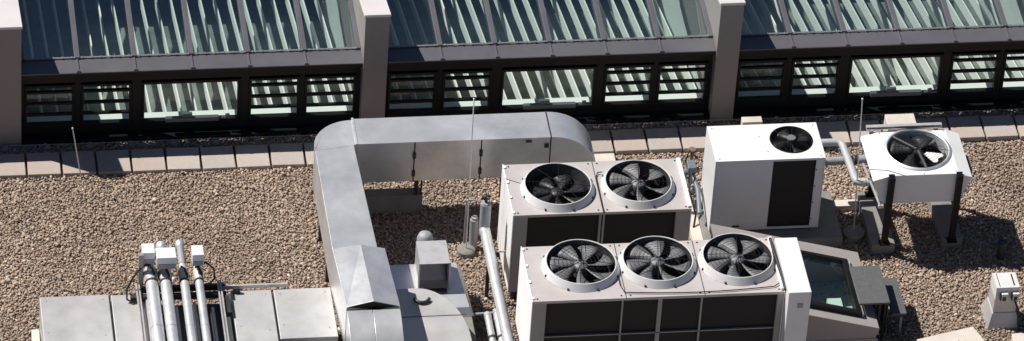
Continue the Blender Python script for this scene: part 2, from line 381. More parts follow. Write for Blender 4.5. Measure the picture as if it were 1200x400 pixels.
# ------------------------------------------------------------------ large air duct
duct = thing('air_duct', (-2.2, -1.5, .6), 'large grey sheet metal air duct running along the wall, then turning towards the viewer', 'air duct')
ZB, ZT = .60, 1.17
d = MB(); d.box(-1.965, .27, -.875, -.40, ZB, ZT); d.build('back_run', M['galv'], duct, .006)
d = MB(); d.prism([(-1.975,-.875),(-2.005,-.885)] + [(-2.458,-.955)] + [(x, y) for x, y in arc(-1.985,-.90,.475,187,90,14)] , 'z', ZB, ZT); d.build('corner_elbow', M['galv'], duct, .005, smooth=True)
d = MB(); d.prism([(-2.458,-.957),(-2.006,-.888),(-1.943,-2.73),(-2.449,-2.73)], 'z', ZB, ZT); d.build('side_run', M['galv'], duct, .006)
prof = [(.275,ZT)] + [(.275 + .57*math.sin(math.radians(t)), .60 + .57*math.cos(math.radians(t))) for t in range(6, 91, 6)] + [(.845,.42),(.275,.42),(.275,.60)]
d = MB(); d.prism(prof, 'y', -.875, -.40); d.build('down_bend', M['galv'], duct, .004, smooth=True)
d = MB(); d.box(.30,.842,-.872,-.403,-.02,.419); d.build('drop_duct', M['galv'], duct)
# flanges: raised seams, two on the back run face are dark joints
for x, mname in ((-1.972,'galv_pipe'), (.272,'steel_dark')):
    d = MB(); t = .013 if x < 0 else .006
    d.box(x-t, x+t, -.882, -.393, ZB-.007, ZT+.008); d.build('flange', M[mname], duct)
for x in (-1.30, -.53):
    d = MB(); d.box(x-.007, x+.007, -.8805, -.876, ZB, ZT-.001)
    for zc in (.72, .98): d.box(x-.018, x+.018, -.893, -.881, zc-.04, zc+.04)
    d.build('joint_clip', M['steel_dark'], duct)
d = MB(); d.box(.2,.25,-.895,-.876,1.03,1.075); d.box(-.02,.05,-.888,-.876,1.11,1.135); d.build('face_bracket', M['steel_dark'], duct)
d = MB(); d.prism([(-2.462,-.966),(-2.003,-.897),(-2.003,-.885),(-2.462,-.952)], 'z', ZB-.004, ZT+.003); d.build('flange', M['galv'], duct)
# hood: pitched transition and the curved drop in front of it
y0, y1 = -2.735, -3.75
h = MB()
bk = [(-2.449,y0,ZB),(-1.856,y0,ZB),(-1.856,y0,1.15),(-2.131,y0,1.215),(-2.449,y0,1.17)]
fr = [(-2.398,y1,ZB),(-1.802,y1,ZB),(-1.802,y1,1.15),(-2.10,y1,1.24),(-2.398,y1,1.165)]
h.add(bk + fr, [(0,1,2,3,4),(9,8,7,6,5),(0,5,6,1),(1,6,7,2),(2,7,8,3),(3,8,9,4),(4,9,5,0)])
h.build('hood', M['galv'], duct, .005)
R = .75; cp = [(y1-.03, 1.14)] + [(y1-.03 - R*math.sin(math.radians(t)), 1.14 - R + R*math.cos(math.radians(t))) for t in range(5, 91, 5)] + [(y1-.03-R, .1), (y1-.03, .1)]
c = MB(); c.prism(cp, 'x', -2.395, -2.115); c.prism(cp, 'x', -2.111, -1.805); c.build('drop_elbow', M['galv'], duct, .003, smooth=True)
c = MB(); c.box(-2.397,-1.803,y1-.026,y1-.006,.65,1.12); c.prism([(-2.385,1.162),(-2.1,1.125),(-1.815,1.150),(-2.1,1.229)], 'y', y1-.005, y1-.002); c.build('hood_gap_shade', M['black_paint'], duct)  # black strip and diamond stand in for the shade in the hood gap
for (xx, yy, z_, h_) in ((-2.38,-1.15,0,.02),(-2.05,-1.15,0,.02),(-2.38,-1.9,0,.02),(-2.05,-1.9,0,.02),(-.2,-.82,0,.015),(-.2,-.46,0,.015),(-1.23,-.68,.251,.02),(-1.17,-.68,.251,.01),(-1.85,-.62,.251,.02)):
    c = MB(); c.box(xx-h_,xx+h_,yy-h_,yy+h_,z_,.598); c.build('support_leg', M['steel_dark'], duct)
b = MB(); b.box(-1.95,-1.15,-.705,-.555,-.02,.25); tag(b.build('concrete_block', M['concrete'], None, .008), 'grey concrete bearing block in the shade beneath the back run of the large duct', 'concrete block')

# ------------------------------------------------------------------ low flat duct at the bottom left, with round bend
M['gap_shade'] = mat('dark_gap_shade', (.06,.064,.075), .5, .2, .2, 4)  # shade of the gap between the pipes put into this dark colour
low = thing('low_duct', (-4, -3.2, 0), 'low wide sheet metal duct with flat panels lying on the gravel at the bottom left', 'air duct')
PAN = ((-5.70,-4.932,-5.0,-2.722), (-4.908,-4.36,-5.0,-2.735), (-3.575,-3.118,-5.0,-2.748), (-3.094,-2.452,-3.605,-2.748))
for i, (x0, x1, yf, yb) in enumerate(PAN):
    m = MB(); m.box(x0, x1, yf, yb, .14, .63 - .003*(i % 2))
    m.build('duct_panel', M['galv_dull'], low, .008)
    if i in (0, 2):
        s = MB(); s.box(x1+.004, x1+.013, yf, yb-.002, .2, .615); s.build('joint', M['steel_dark'], low)
    for (sx, sy) in ((x0+.07,yb-.08),(x1-.07,yb-.08),(x0+.06,yb-.62),(x1-.08,yb-.7)):
        if i == 1: continue
        sc = MB(); sc.lathe((sx,sy,.6285), [(.010,0),(.010,.003),(0,.004)], 8); sc.build('screw', M['casing_post'], low)
m = MB(); m.box(-4.357,-3.578,-5.0,-2.83,.14,.52); m.build('gap_shade_fill', M['gap_shade'], low)
m = MB(); m.prism([(-1.80,-5.0)] + [(-1.80,-2.83),(-1.50,-2.83)] + [(-1.50+.52*math.sin(math.radians(t)), -3.74+.91*math.cos(math.radians(t))) for t in range(6,91,6)] + [(-.98,-5.0)], 'z', .14, .63)
m.build('round_bend', M['galv_dull'], low, .006)
m = MB(); m.box(-1.79,-.985,-3.334,-3.322,.6305,.6325); m.build('seam', M['steel_dark'], low)
m = MB(); m.tube([(-1.455+.085*math.cos(math.radians(t)), -3.03+.085*math.sin(math.radians(t)), .655) for t in range(190,352,12)], .02, 8); m.build('dark_half_ring', M['steel_dark'], low)  # dark curved bar on top of the round bend
m = MB(); m.box(-5.6,-2.5,-4.9,-2.85,-.02,.139); m.build('bearer', M['concrete'], low)
b = MB(); b.box(-5.80,-5.715,-3.3,-2.88,-.02,.30); tag(b.build('concrete_block', M['slab_pale'], None, .006), 'small cream concrete block at the left end of the low duct', 'concrete block')

# ------------------------------------------------------------------ pipe rack with four pipes
rack = thing('pipe_rack', (-4.2,-2.8,.63), 'dark steel support frame across the low duct under four silver pipes', 'pipe rack')
m = MB(); m.box(-4.70,-3.63,-2.88,-2.82,.64,.70); m.box(-4.58,-3.63,-2.72,-2.665,.62,.685); m.build('cross_beam', M['steel_dark'], rack, .004)
for x in (-4.61,-3.70):
    m = MB(); m.box(x-.022,x-.008,-4.6,-2.68,.705,.74); m.box(x+.010,x+.024,-4.6,-2.68,.705,.74); m.box(x-.007,x+.009,-4.6,-2.68,.705,.712); m.build('rail', M['lacquer'], rack)
for xx, y_ in ((-4.20,-3.02),(-3.995,-2.95),(-3.80,-3.05)):
    m = MB(); m.box(xx-.016, xx+.016, -4.6, y_, .60, .66); m.build('rail', M['lacquer'], rack)
m = MB(); m.box(-4.535,-4.515,-4.6,-2.95,.632,.72); m.build('rail', M['lacquer'], rack)
m = MB(); m.box(-4.60,-4.545,-2.70,-2.655,-.02,1.15); m.build('post', M['casing_post'], rack, .004)
m = MB(); m.box(-3.55,-3.47,-2.80,-2.77,.631,.70); m.box(-3.66,-3.60,-3.2,-2.9,.632,.70); m.build('clip', M['steel_dark'], rack)
s = MB(); s.box(-3.66,-2.93,-2.735,-2.69,.645,.672); s.box(-3.66,-2.93,-2.735,-2.73,.673,.69); tag(s.build('metal_strut', M['lacquer']), 'thin silver strut lying along the back edge of the low duct', 'metal strut')

def valve_pipe(x, r, yend, label, actuator=None, cable=None, coll=.045):
    t = thing('valve_pipe', (x, -3.2, .85), label, 'pipe', 'valve pipes over the low duct')
    z = .85
    m = MB(); m.tube([(x,-5,z),(x,-2.80,z)], r, 18, False); m.tube([(x,-4.9,z),(x,-2.80,z)], r-.004, 12); m.build('pipe', M['galv_pipe'], t, smooth=True)
    b = MB(); b.tube([(x,-3.62,z),(x,-3.60,z)], r+.004, 18); b.build('pipe_joint', M['galv_pipe'], t, smooth=True)
    c = MB(); c.tube([(x,-2.84,z),(x,-2.815,z)], r+.008, 16); c.build('clamp', M['steel_dark'], t)
    v = MB(); v.tube([(x,-2.814,z),(x,-2.78,z),(x,-2.66,z),(x,-2.60,z),(x,-2.52,z)], [r*.95,r*1.12,r*1.22,r*.95,r*.7], 16)
    v.tube([(x,-2.68,z),(x,-2.68,z+r*1.5)], r*.45, 10)
    v.build('valve_body', M['valve'], t, smooth=True)
    lv = MB(); lv.tube([(x-.02,-2.63,z+r*1.25),(x+.01,-2.68,z+r*1.45),(x+.035,-2.76,z+r*1.2)], .013, 8); lv.tube([(x+.035,-2.76,z+r*1.2),(x+.04,-2.80,z+r*.9)], .010, 6); lv.build('valve_lever', M['steel_dark'], t)
    if yend > -2.5:
        e = MB(); e.tube([(x,-2.52,z),(x,yend-.09,z)], r*.82, 14); e.build('pipe_end', M['insul'], t, smooth=True)
        e = MB(); e.tube([(x,yend-.09,z),(x,yend-.075,z),(x,yend-.015,z),(x,yend,z)], [r*.82,r,r,r*.75], 14); e.build('end_cap', M['galv_pipe'], t, smooth=True)
    if actuator:
        ax0, ax1, ay0, ay1 = actuator
        a = MB(); a.box(ax0, ax1, ay0, ay1, .995, 1.15); ab = a.build('actuator', M['white'], t, .008)
        k = MB(); k.box(ax0+.01, ax1-.01, ay0-.006, ay0-.001, 1.0, 1.06); k.build('actuator_face', M['led'], ab)
        k = MB(); k.tube([((ax0+ax1)/2+(.0),(ay0+ay1)/2,z),((ax0+ax1)/2,(ay0+ay1)/2,.994)], .028, 10); k.build('stem', M['black_paint'], t)
    if cable:
        k = MB(); k.tube(cable, .011, 8); k.build('cable', M['rubber'], t, smooth=True)
    return t
M['valve'] = mat('valve_insulation', (.58,.56,.52), .55, .2, .25, 12, (.18,.16,.13), .6, 14)
valve_pipe(-4.462, .070, -2.6, 'leftmost of four silver pipes, thick, with a white valve box and looping black cable', (-4.556,-4.415,-2.66,-2.485),
           [(-4.50,-2.66,1.0),(-4.58,-2.70,.96),(-4.66,-2.74,.88),(-4.735,-2.80,.76),(-4.74,-2.87,.67),(-4.69,-2.90,.655),(-4.64,-2.885,.66)])
valve_pipe(-4.305, .064, -2.15, 'second silver pipe from the left, thick, under the widest white valve box', (-4.405,-4.185,-2.757,-2.57))
valve_pipe(-4.098, .050, -2.12, 'thin silver pipe with a capped end and no valve box, third from left', None)
valve_pipe(-3.935, .047, -2.6, 'rightmost of four silver pipes, thin, under the small white valve box', (-4.005,-3.875,-2.727,-2.55),
           [(-3.93,-2.66,.99),(-3.85,-2.68,1.0),(-3.765,-2.73,.95),(-3.76,-2.80,.86),(-3.81,-2.83,.82)])

# ------------------------------------------------------------------ exhaust hood on its base plate
ex = thing('exhaust_hood', (-1.26,-2.4,0), 'small open-fronted metal exhaust box with a domed pipe behind it on a flat base plate', 'exhaust vent')
m = MB(); m.hexa([(-1.79,-3.02,.34),(-.845,-3.02,.34),(-.89,-2.14,.34),(-1.79,-2.14,.34)], [(-1.76,-2.98,.45),(-.90,-2.98,.45),(-.955,-2.19,.45),(-1.76,-2.19,.45)])
m.build('base_plate', M['galv'], ex, .004)
m = MB(); m.box(-1.70,-.98,-2.9,-2.25,.0,.338); m.build('pedestal', M['concrete'], ex)
xa, xb, ya, yb, za, zb = -1.43, -1.09, -2.61, -2.212, .452, .80
m = MB(); t = .006
m.box(xa,xb,ya-.01,yb,zb-t,zb); m.box(xa,xa+t,ya,yb-t,za,zb-t-.001); m.box(xb-t,xb,ya,yb-t,za,zb-t-.001); m.box(xa+t+.001,xb-t-.001,yb-t,yb-.001,za,zb-t-.001); m.box(xa-.012,xa-.001,ya-.005,ya+.012,za,zb); m.box(xb+.001,xb+.012,ya-.005,ya+.012,za,zb)
m.build('box_cowl', M['stain_metal'], ex)
m = MB(); m.prism([(ya+.10,za),(ya+.10,za+.02),(yb-.05,zb-.04),(yb-.03,zb-.04),(yb-.03,za)], 'x', xa+.02, xb-.02); m.build('inner_baffle', M['inner_metal'], ex)
m = MB(); m.lathe((-1.30,-2.03,0), [(.095,.0),(.095,.66),(.092,.70),(.075,.745),(.045,.765),(.0,.772)], 20); m.build('domed_pipe', M['insul'], ex, smooth=True)
m = MB(); m.box(-1.41,-1.12,-2.72,-2.66,.452,.475); m.build('grille_bar', M['steel_dark'], ex, .004)

# ------------------------------------------------------------------ long pipe with riser beside the fan units
bp = thing('coolant_pipe', (-.6,-2.6,.7), 'thick grey pipe with an upright end and black star handle left of the fan units', 'pipe')
m = MB(); m.tube([(-.607,-1.93,.70),(-.58,-5.2,.70)], .062, 18); m.build('pipe', M['galv_pipe'], bp, smooth=True)
m = MB(); m.tube([(-.607,-1.90,.62),(-.607,-1.90,1.06)], .062, 18); m.tube([(-.607,-1.90,1.061),(-.607,-1.90,1.075)], .05, 16); m.build('upright_end', M['insul'], bp, smooth=True)
m = MB()
for k in range(5):
    a = 2*PI*k/5+.3; m.tube([(-.607,-1.90,1.15),(-.607+.05*math.cos(a),-1.90+.05*math.sin(a),1.15)], [.022,.014], 8)
m.tube([(-.607,-1.90,1.074),(-.607,-1.90,1.16)], .018, 8); m.build('star_handle', M['rubber'], bp)
m = MB()
m.box(-.62,-.58,-2.315,-2.285,-.02,.637); m.build('pipe_stand', M['steel_dark'], bp)
m = MB(); m.box(-.61,-.57,-3.015,-2.985,-.02,.637); m.build('pipe_stand', M['steel_dark'], bp)
m = MB(); m.tube([(-.575,-2.28,.66),(-.42,-2.28,.66)], .012, 8); m.build('bracket', M['lacquer'], bp)
m = MB(); m.tube([(-.64,-1.40,-.02),(-.645,-1.40,.43)], .05, 16); m.tube([(-.645,-1.40,.43),(-.645,-1.40,.46)], .036, 12); rz = m.build('riser_pipe', M['insul'], None, smooth=True)
tag(rz, 'short grey upright pipe in the shade just left of the thick pipe end', 'pipe')
m = MB(); m.tube([(-.735,-1.34,-.02),(-.735,-1.34,.62),(-.73,-1.34,.66),(-.70,-1.35,.68),(-.64,-1.37,.68),(-.60,-1.38,.66)], .012, 8)
tag(m.build('hooked_tube', M['casing_post'], None, smooth=True), 'thin hooked grey tube standing between lightning rod and thick pipe', 'tube')
for dx, lab, yt in ((-.705,'left one of two short capped pipes on the ground left of the thick pipe',-3.05),(-.60,'right one of two short capped pipes on the ground beside the thick pipe',-3.0)):
    t = thing('capped_pipe', (dx,-3.3,.4), lab, 'pipe', 'short capped pipes by the thick pipe')
    m = MB(); m.tube([(dx,-5,.40),(dx,yt-.06,.40)], .04, 14); m.build('pipe', M['galv_pipe'], t, smooth=True)
    m = MB(); m.tube([(dx,yt-.06,.40),(dx,yt-.05,.40),(dx,yt,.40)], [.046,.046,.036], 14); m.build('end_cap', M['galv_pipe'], t, smooth=True)
    m = MB(); m.tube([(dx,-3.5,.40),(dx,-3.47,.40)], .047, 14); m.build('clamp', M['steel_dark'], t)
    m = MB(); m.box(dx-.012,dx+.012,-3.6,-3.57,-.02,.362); m.build('stand', M['steel_dark'], t)
m = MB(); m.tube([(-1.02,-2.95,.30),(-.52,-2.93,.31)], .018, 10); m.tube([(-.985,-2.95,.0),(-.985,-2.95,.30)], .012, 8); tag(m.build('cross_tube', M['grey_pvc'], None, smooth=True), 'thin grey tube crossing from the exhaust base to under the thick pipe', 'tube')
m = MB(); m.box(-1.0,-.87,-3.4,-2.985,-.02,.34); tag(m.build('concrete_block', M['concrete'], None, .008), 'rough grey concrete block under the front corner of the exhaust base plate', 'concrete block')

# ------------------------------------------------------------------ fans
def fan_ring(c, r, h, par, mring):
    m = MB(); m.lathe(c, [(r+.052,.002),(r+.046,.012),(r+.014,h-.01),(r+.008,h),(r,h),(r-.003,h-.008)], 56)
    ring = m.build('fan_ring', mring, par, smooth=True)
    th = MB(); th.lathe(c, [(r-.003,h-.0085),(r-.006,.0),(r-.010,-.10),(r-.012,-.18)], 56); th.build('fan_throat', M['throat'], ring, smooth=True)
    b = MB()
    for k in range(8):
        a = 2*PI*(k+.4)/8; b.box(c[0]+(r+.045)*math.cos(a)-.01, c[0]+(r+.045)*math.cos(a)+.01, c[1]+(r+.045)*math.sin(a)-.01, c[1]+(r+.045)*math.sin(a)+.01, c[2]+.004, c[2]+.024)
    b.build('bolt', M['steel_dark'], ring)
    return ring
def fan_blades(c, r, n, rot, par, mb, z=-.02, hub=.1, wide=.62, flat=1.0):
    f = MB(); segs = 5
    for k in range(n):
        a0 = rot + 2*PI*k/n; vs = []
        for i in range(segs+1):
            t = i/segs; rr = hub*.8 + (r*.95 - hub*.8)*t
            w_ = (2*PI/n)*wide*(.62 + .38*t); sw = .22*t*t
            for j in range(4):
                s_ = j/3 - .5; a = a0 + sw + s_*w_
                zz = c[2] + z - s_*.10*flat*(1-.35*t) + .012*math.cos(s_*PI)
                vs.append((c[0]+rr*math.cos(a), c[1]+rr*math.sin(a), zz))
        fs = [(i*4+j, i*4+j+1, (i+1)*4+j+1, (i+1)*4+j) for i in range(segs) for j in range(3)]
        f.add(vs, fs)
    o = f.build('fan_blades', mb, par, smooth=True)
    s = o.modifiers.new('thick', 'SOLIDIFY'); s.thickness = .006
    h = MB(); h.lathe(c, [(0,z+.052),(hub*.55,z+.05),(hub*.9,z+.03),(hub,z-.0),(hub,z-.10)], 24); h.build('fan_hub', mb, par, smooth=True)
    return o
def fan_guard(c, r, h, par, rings=7, spokes=4, m_='wire', rot=.5, rad=.0018):
    g = MB()
    for i in range(rings):
        rr = r*(.2 + .8*(i+1)/rings) - .004
        zz = h - .012 + .02*(1-(rr/r)**2)
        g.tube([(c[0]+rr*math.cos(2*PI*k/40), c[1]+rr*math.sin(2*PI*k/40), c[2]+zz) for k in range(41)], rad, 5, False)
    for k in range(spokes):
        a = rot + PI*k/spokes
        g.tube([(c[0]+r*t*math.cos(a), c[1]+r*t*math.sin(a), c[2]+h-.004+.02*(1-t*t)) for t in (-1,-.5,0,.5,1)], rad*2.0, 6)
    return g.build('fan_guard', M[m_], par)
def top_with_holes(x0, x1, y0, y1, z, cells, par, mt, t=.03, name='top_panel'):
    """sheet with round holes: cells = [(xa, xb, cx, cy, r)] side by side"""
    m = MB()
    for xa, xb, cx, cy, r in cells:
        ang = sorted(set([2*PI*k/56 for k in range(56)] + [math.atan2(yy-cy, xx-cx) % (2*PI) for xx in (xa,xb) for yy in (y0,y1)]))
        n = len(ang); vs = []
        for a in ang:
            ca, sa = math.cos(a), math.sin(a)
            tx = ((xb if ca > 0 else xa) - cx)/ca if abs(ca) > 1e-9 else 1e9
            ty = ((y1 if sa > 0 else y0) - cy)/sa if abs(sa) > 1e-9 else 1e9
            tt = min(tx, ty); vs += [(cx+r*ca, cy+r*sa, z), (cx+tt*ca, cy+tt*sa, z)]
        m.add(vs, [(2*i, 2*i+1, 2*((i+1)%n)+1, 2*((i+1)%n)) for i in range(n)])
        for xs in (xa, xb): pass
    # turned-down rim
    m.add([(x0,y0,z),(x1,y0,z),(x1,y1,z),(x0,y1,z),(x0,y0,z-t),(x1,y0,z-t),(x1,y1,z-t),(x0,y1,z-t)], [(0,4,5,1),(1,5,6,2),(2,6,7,3),(3,7,4,0)])
    return m.build(name, mt, par)

def fan_unit(name, label, x0, x1, y0, y1, zb, zt, fans, posts, bars, blades):
    t = thing(name, (x0/2+x1/2, y0/2+y1/2, 0), label, 'cooling unit', None)
    n = len(fans); cuts = [x0] + [(fans[i][0]+fans[i+1][0])/2 for i in range(n-1)] + [x1]
    top_with_holes(x0, x1, y0, y1, zt, [(cuts[i], cuts[i+1], fans[i][0], fans[i][1], fans[i][2]) for i in range(n)], t, M['casing'], .035)
    for c in cuts[1:-1]:
        s = MB(); s.box(c-.004, c+.004, y0+.001, y1-.001, zt+.0005, zt+.0025); s.build('top_seam', M['steel_dark'], t)
    for i in range(n):
        for xx in (cuts[i]+.05, cuts[i+1]-.05):
            for yy in (y0+.04, y1-.04):
                s = MB(); s.lathe((xx,yy,zt), [(.011,0),(.009,.007),(0,.008)], 8); s.build('screw', M['steel_dark'], t)
    sp = MB(); sp.box(x0-.012, x0-.001, y0+.0, y1+.012, zb, zt+.004)
    for k in range(4): sp.box(x0-.014, x0+.02, y0+.03+k*(y1-y0-.1)/3, y0+.07+k*(y1-y0-.1)/3, zt+.005, zt+.014)
    sp.build('side_panel', M['side_white'], t, .003)
    sp = MB(); sp.box(x1+.001, x1+.012, y0, y1+.012, zb, zt+.004); sp.box(x1-.03, x1+.014, y0+.02, y1-.02, zt+.005, zt+.03)
    sp.build('side_panel', M['side_white'], t, .003)
    bk = MB(); bk.box(x0+.002, x1-.002, y1+.001, y1+.01, zb, zt-.036); bk.build('back_panel', M['casing_post'], t)
    for a, b in posts:
        ps = MB(); ps.box(a, b, y0+.004, y0+.05, zb, zt-.036); ps.build('front_post', M['casing_post'], t, .004)
    co = MB(); co.box(x0+.03, x1-.03, y0+.062, y0+.12, zb+.03, zt-.34);  co.build('coil', M['coil'], t)
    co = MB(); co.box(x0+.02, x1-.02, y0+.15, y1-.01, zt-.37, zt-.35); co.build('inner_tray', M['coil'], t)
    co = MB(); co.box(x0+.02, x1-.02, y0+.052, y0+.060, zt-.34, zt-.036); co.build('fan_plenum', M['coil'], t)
    for (a, b, c, d) in bars:
        m = MB(); m.box(a, b, y0+.03, y0+.055, c, d); m.build('front_bar', M['casing_post'], t)
    for x in (x0+.06, x1-.06):
        for y in (y0+.06, y1-.06):
            m = MB(); m.box(x-.03, x+.03, y-.03, y+.03, -.02, zb-.001); m.build('leg', M['steel_dark'], t)
    for i, (cx, cy, r) in enumerate(fans):
        rg = fan_ring((cx,cy,zt), r, .085, t, M['fan_ring'])
        fan_blades((cx,cy,zt), r, *blades[i][:2], rg, M[blades[i][2]], z=blades[i][3], hub=r*.22, wide=blades[i][4], flat=blades[i][5])
        fan_guard((cx,cy,zt), r, .085, rg, rot=.62+i*.03)
    return t
ua = fan_unit('fan_unit', 'two-fan beige cooling unit standing between the air duct and the three-fan unit', -.36, 1.655, -2.375, -1.455, .13, 1.25,
    [(.195,-1.935,.372), (1.115,-1.935,.372)], [(-.36,-.20),(.615,.64),(.655,.68),(1.49,1.655)], [],
    [(7,.2,'blade_dark',-.06,.85,.4),(6,.50,'blade',.02,.62,.8)])
zB = 2.0
ub = fan_unit('fan_unit', 'three-fan beige cooling unit nearest the viewer, with a white end box', -.51, 2.245, -4.782, -3.847, .95, zB,
    [(.085,-4.235,.378), (.933,-4.23,.378), (1.816,-4.233,.378)], [(-.51,-.36),(2.18,2.245)],
    [(.47,.488,.95,zB-.036),(.87,.915,.95,zB-.036),(1.34,1.36,.95,zB-.036),(-.36,2.18,zB-.541,zB-.529)],
    [(7,.1,'blade',.015,.76,.6),(7,.45,'blade',.015,.76,.6),(7,.75,'blade',.015,.76,.6)])
m = MB(); m.box(2.262,2.512,-4.945,-4.0,.9,2.115); eb = m.build('end_box', M['white'], ub, .008)
m = MB(); m.box(2.37,2.43,-4.951,-4.946,1.90,1.96); m.build('rating_plate', M['led'], eb)
m = MB(); m.tube([(2.225,-3.95,zB+.07),(2.23,-4.2,zB+.06),(2.252,-4.6,zB+.05),(2.255,-4.80,zB+.04)], .018, 8); m.build('cable', M['rubber'], ub, smooth=True)
m = MB(); m.tube([(2.24,-4.63,zB+.02)] + [(x, -4.70-.05*math.sin((x-.45)/1.75*PI), zB+.016) for x in np.linspace(2.15,.50,14)] + [(.47,-4.58,zB+.014),(.47,-4.23,zB+.014)], .006, 6); m.build('fan_cable', M['rubber'], ub, smooth=True)
m = MB(); m.tube([(.668,-2.36,1.20),(.665,-2.38,1.26),(.655,-2.30,1.264),(.66,-1.75,1.264),(.69,-1.68,1.27),(.735,-1.70,1.29)], .007, 6); m.build('fan_cable', M['rubber'], ua, smooth=True)

# ------------------------------------------------------------------ white AC unit on its concrete base
ac = thing('ac_unit', (2.73,-1.15,0), 'white boxy AC unit with one round top fan standing on a concrete base', 'AC unit')
x0, x1, y0, y1, zb, zt = 2.09, 3.37, -1.48, -.82, .17, 1.20
top_with_holes(x0, x1, y0, y1, zt, [(x0,2.68,2.385,-1.15,.001),(2.68,x1,3.025,-1.128,.238)], ac, M['white'], .03)
m = MB(); m.box(x0, x0+.012, y0, y1, zb, zt-.031); m.build('side_panel', M['white'], ac, .003)
m = MB(); m.box(x1-.012, x1, y0, y1, zb, zt-.031); m.build('side_panel', M['white'], ac, .003)
m = MB(); m.box(x0+.013, x1-.013, y1-.012, y1-.001, zb, zt-.031); m.build('back_panel', M['white'], ac)
m = MB(); m.box(x0+.013, 2.765, y0+.004, y0+.02, zb, zt-.031); m.box(3.265, x1-.013, y0+.004, y0+.02, zb, zt-.031); m.box(2.766,3.264,y0+.004,y0+.02,zb,zb+.03); fp = m.build('front_panel', M['white'], ac, .004)
m = MB(); m.box(2.36,2.44,y0-.004,y0+.003,.225,.245); m.lathe((2.40,y0,.2),[(0,0),(.006,.004)],6); m.build('panel_handle', M['rubber'], fp)
m = MB(); m.box(2.767,3.263,y0+.03,y0+.045,zb+.03,zt-.032); m.build('coil', M['coil'], ac)
c = (3.025,-1.128,zt); r = .238
m = MB(); m.lathe(c, [(r+.012,.001),(r+.012,.008),(r,.01),(r-.004,.0),(r-.006,-.12)], 40); rg = m.build('fan_ring', M['black_paint'], ac, smooth=True)
fan_blades(c, r, 4, .3, rg, M['blade_dark'], z=-.045, hub=.055, wide=.6, flat=.6)
fan_guard(c, r, .014, rg, rings=10, spokes=3, rot=.3)
m = MB(); m.lathe((c[0],c[1],zt), [(.0,.04),(.05,.038),(.055,.025)], 18); m.build('fan_cap', M['blade'], ac)
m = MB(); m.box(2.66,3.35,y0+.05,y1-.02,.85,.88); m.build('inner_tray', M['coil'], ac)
for (sx, sy) in ((2.14,-1.44),(2.14,-.87),(2.66,-1.05),(2.72,-1.33),(3.32,-1.44),(3.32,-.87)):
    m = MB(); m.lathe((sx,sy,zt), [(.009,0),(.008,.005),(0,.006)], 8); m.build('screw', M['casing_post'], ac)
for k in range(4):
    m = MB(); m.box(3.270,3.284,y0-.001,y0+.003,.30+k*.24,.314+k*.24); m.build('screw', M['steel_dark'], ac)
m = MB(); m.box(2.02,3.64,-1.65,-.78,-.02,.15); m.box(2.12,2.2,-1.45,-.85,.151,.169); m.box(3.22,3.3,-1.45,-.85,.151,.169)
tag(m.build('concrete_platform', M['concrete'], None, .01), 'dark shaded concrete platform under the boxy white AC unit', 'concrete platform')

# ------------------------------------------------------------------ white hood with fan on black legs
hd = thing('fan_hood', (4.48,-1.34,0), 'white fan hood with folded sides standing on black legs above the gravel', 'AC unit')
prof = [(4.01,.71),(4.93,.71),(5.045,1.05),(4.885,1.108),(4.07,1.108),(3.885,1.045)]
yF, yBk = -1.755, -.92
cx, cy, r, z = 4.49,-1.285,.352,1.108
top_with_holes(4.07,4.885,yF,yBk,z,[(4.07,4.885,cx,cy,r-.005)],hd,M['white'],.004)
m = MB()
for (p, q) in ((1,2),(2,3),(4,5),(5,0),(0,1)):
    (xa,za),(xb,zb_) = prof[p], prof[q]; m.add([(xa,yF,za),(xb,yF,zb_),(xb,yBk,zb_),(xa,yBk,za)], [(0,1,2,3)])
m.build('hood_shell', M['white'], hd)
m = MB(); m.prism(prof, 'y', yF-.001, yF+.008); m.build('front_panel', M['white'], hd)
m = MB(); m.prism(prof, 'y', yBk-.008, yBk+.001); m.build('back_panel', M['white'], hd)
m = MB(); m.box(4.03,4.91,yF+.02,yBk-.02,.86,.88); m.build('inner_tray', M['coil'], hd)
m = MB(); m.lathe((cx,cy,z), [(r+.045,.001),(r+.04,.010),(r+.012,.022),(r,.014),(r-.005,0),(r-.012,-.14)], 48); rg = m.build('fan_ring', M['galv_pipe'], hd, smooth=True)
# four wide blades, the one towards the viewer shows pale
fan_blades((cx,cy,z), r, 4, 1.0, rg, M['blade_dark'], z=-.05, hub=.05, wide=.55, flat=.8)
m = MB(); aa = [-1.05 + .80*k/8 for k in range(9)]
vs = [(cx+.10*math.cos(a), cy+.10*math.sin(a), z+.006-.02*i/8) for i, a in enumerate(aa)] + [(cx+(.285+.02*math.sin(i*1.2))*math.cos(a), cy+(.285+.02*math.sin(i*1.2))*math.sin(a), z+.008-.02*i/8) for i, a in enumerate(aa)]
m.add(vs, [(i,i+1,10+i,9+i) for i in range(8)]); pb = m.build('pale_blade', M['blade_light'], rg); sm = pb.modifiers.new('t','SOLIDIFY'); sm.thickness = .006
for a, w_ in ((2.35,.018),(2.35+PI/2+.9,.018)):
    m = MB(); m.tube([(cx+.02*math.cos(a),cy+.02*math.sin(a),z+.002),(cx+r*.98*math.cos(a),cy+r*.98*math.sin(a),z+.004)], w_, 8); m.build('fan_strut', M['strut_grey'], rg)
fan_guard((cx,cy,z), r, .024, rg, rings=7, spokes=3, rot=.9, rad=.0015)
for x in (4.098, 4.892):
    m = MB(); m.box(x-.036,x+.036,yF-.055,yF-.003,.19,1.112); m.box(x-.036,x+.036,yF-.003,yF+.03,1.1135,1.118); m.box(x-.06,x+.06,yF-.085,yF+.02,.151,.165); m.box(x-.028,x+.028,yF-.05,yF-.01,.1655,.1895); m.build('leg', M['black_paint'], hd, .004)
    m = MB(); m.box(x-.03,x+.03,yBk+.003,yBk+.05,.19,1.06); m.box(x-.06,x+.06,yBk-.02,yBk+.08,.151,.165); m.box(x-.03,x+.03,yBk+.005,yBk+.045,.1655,.1895); m.build('leg', M['black_paint'], hd, .004)
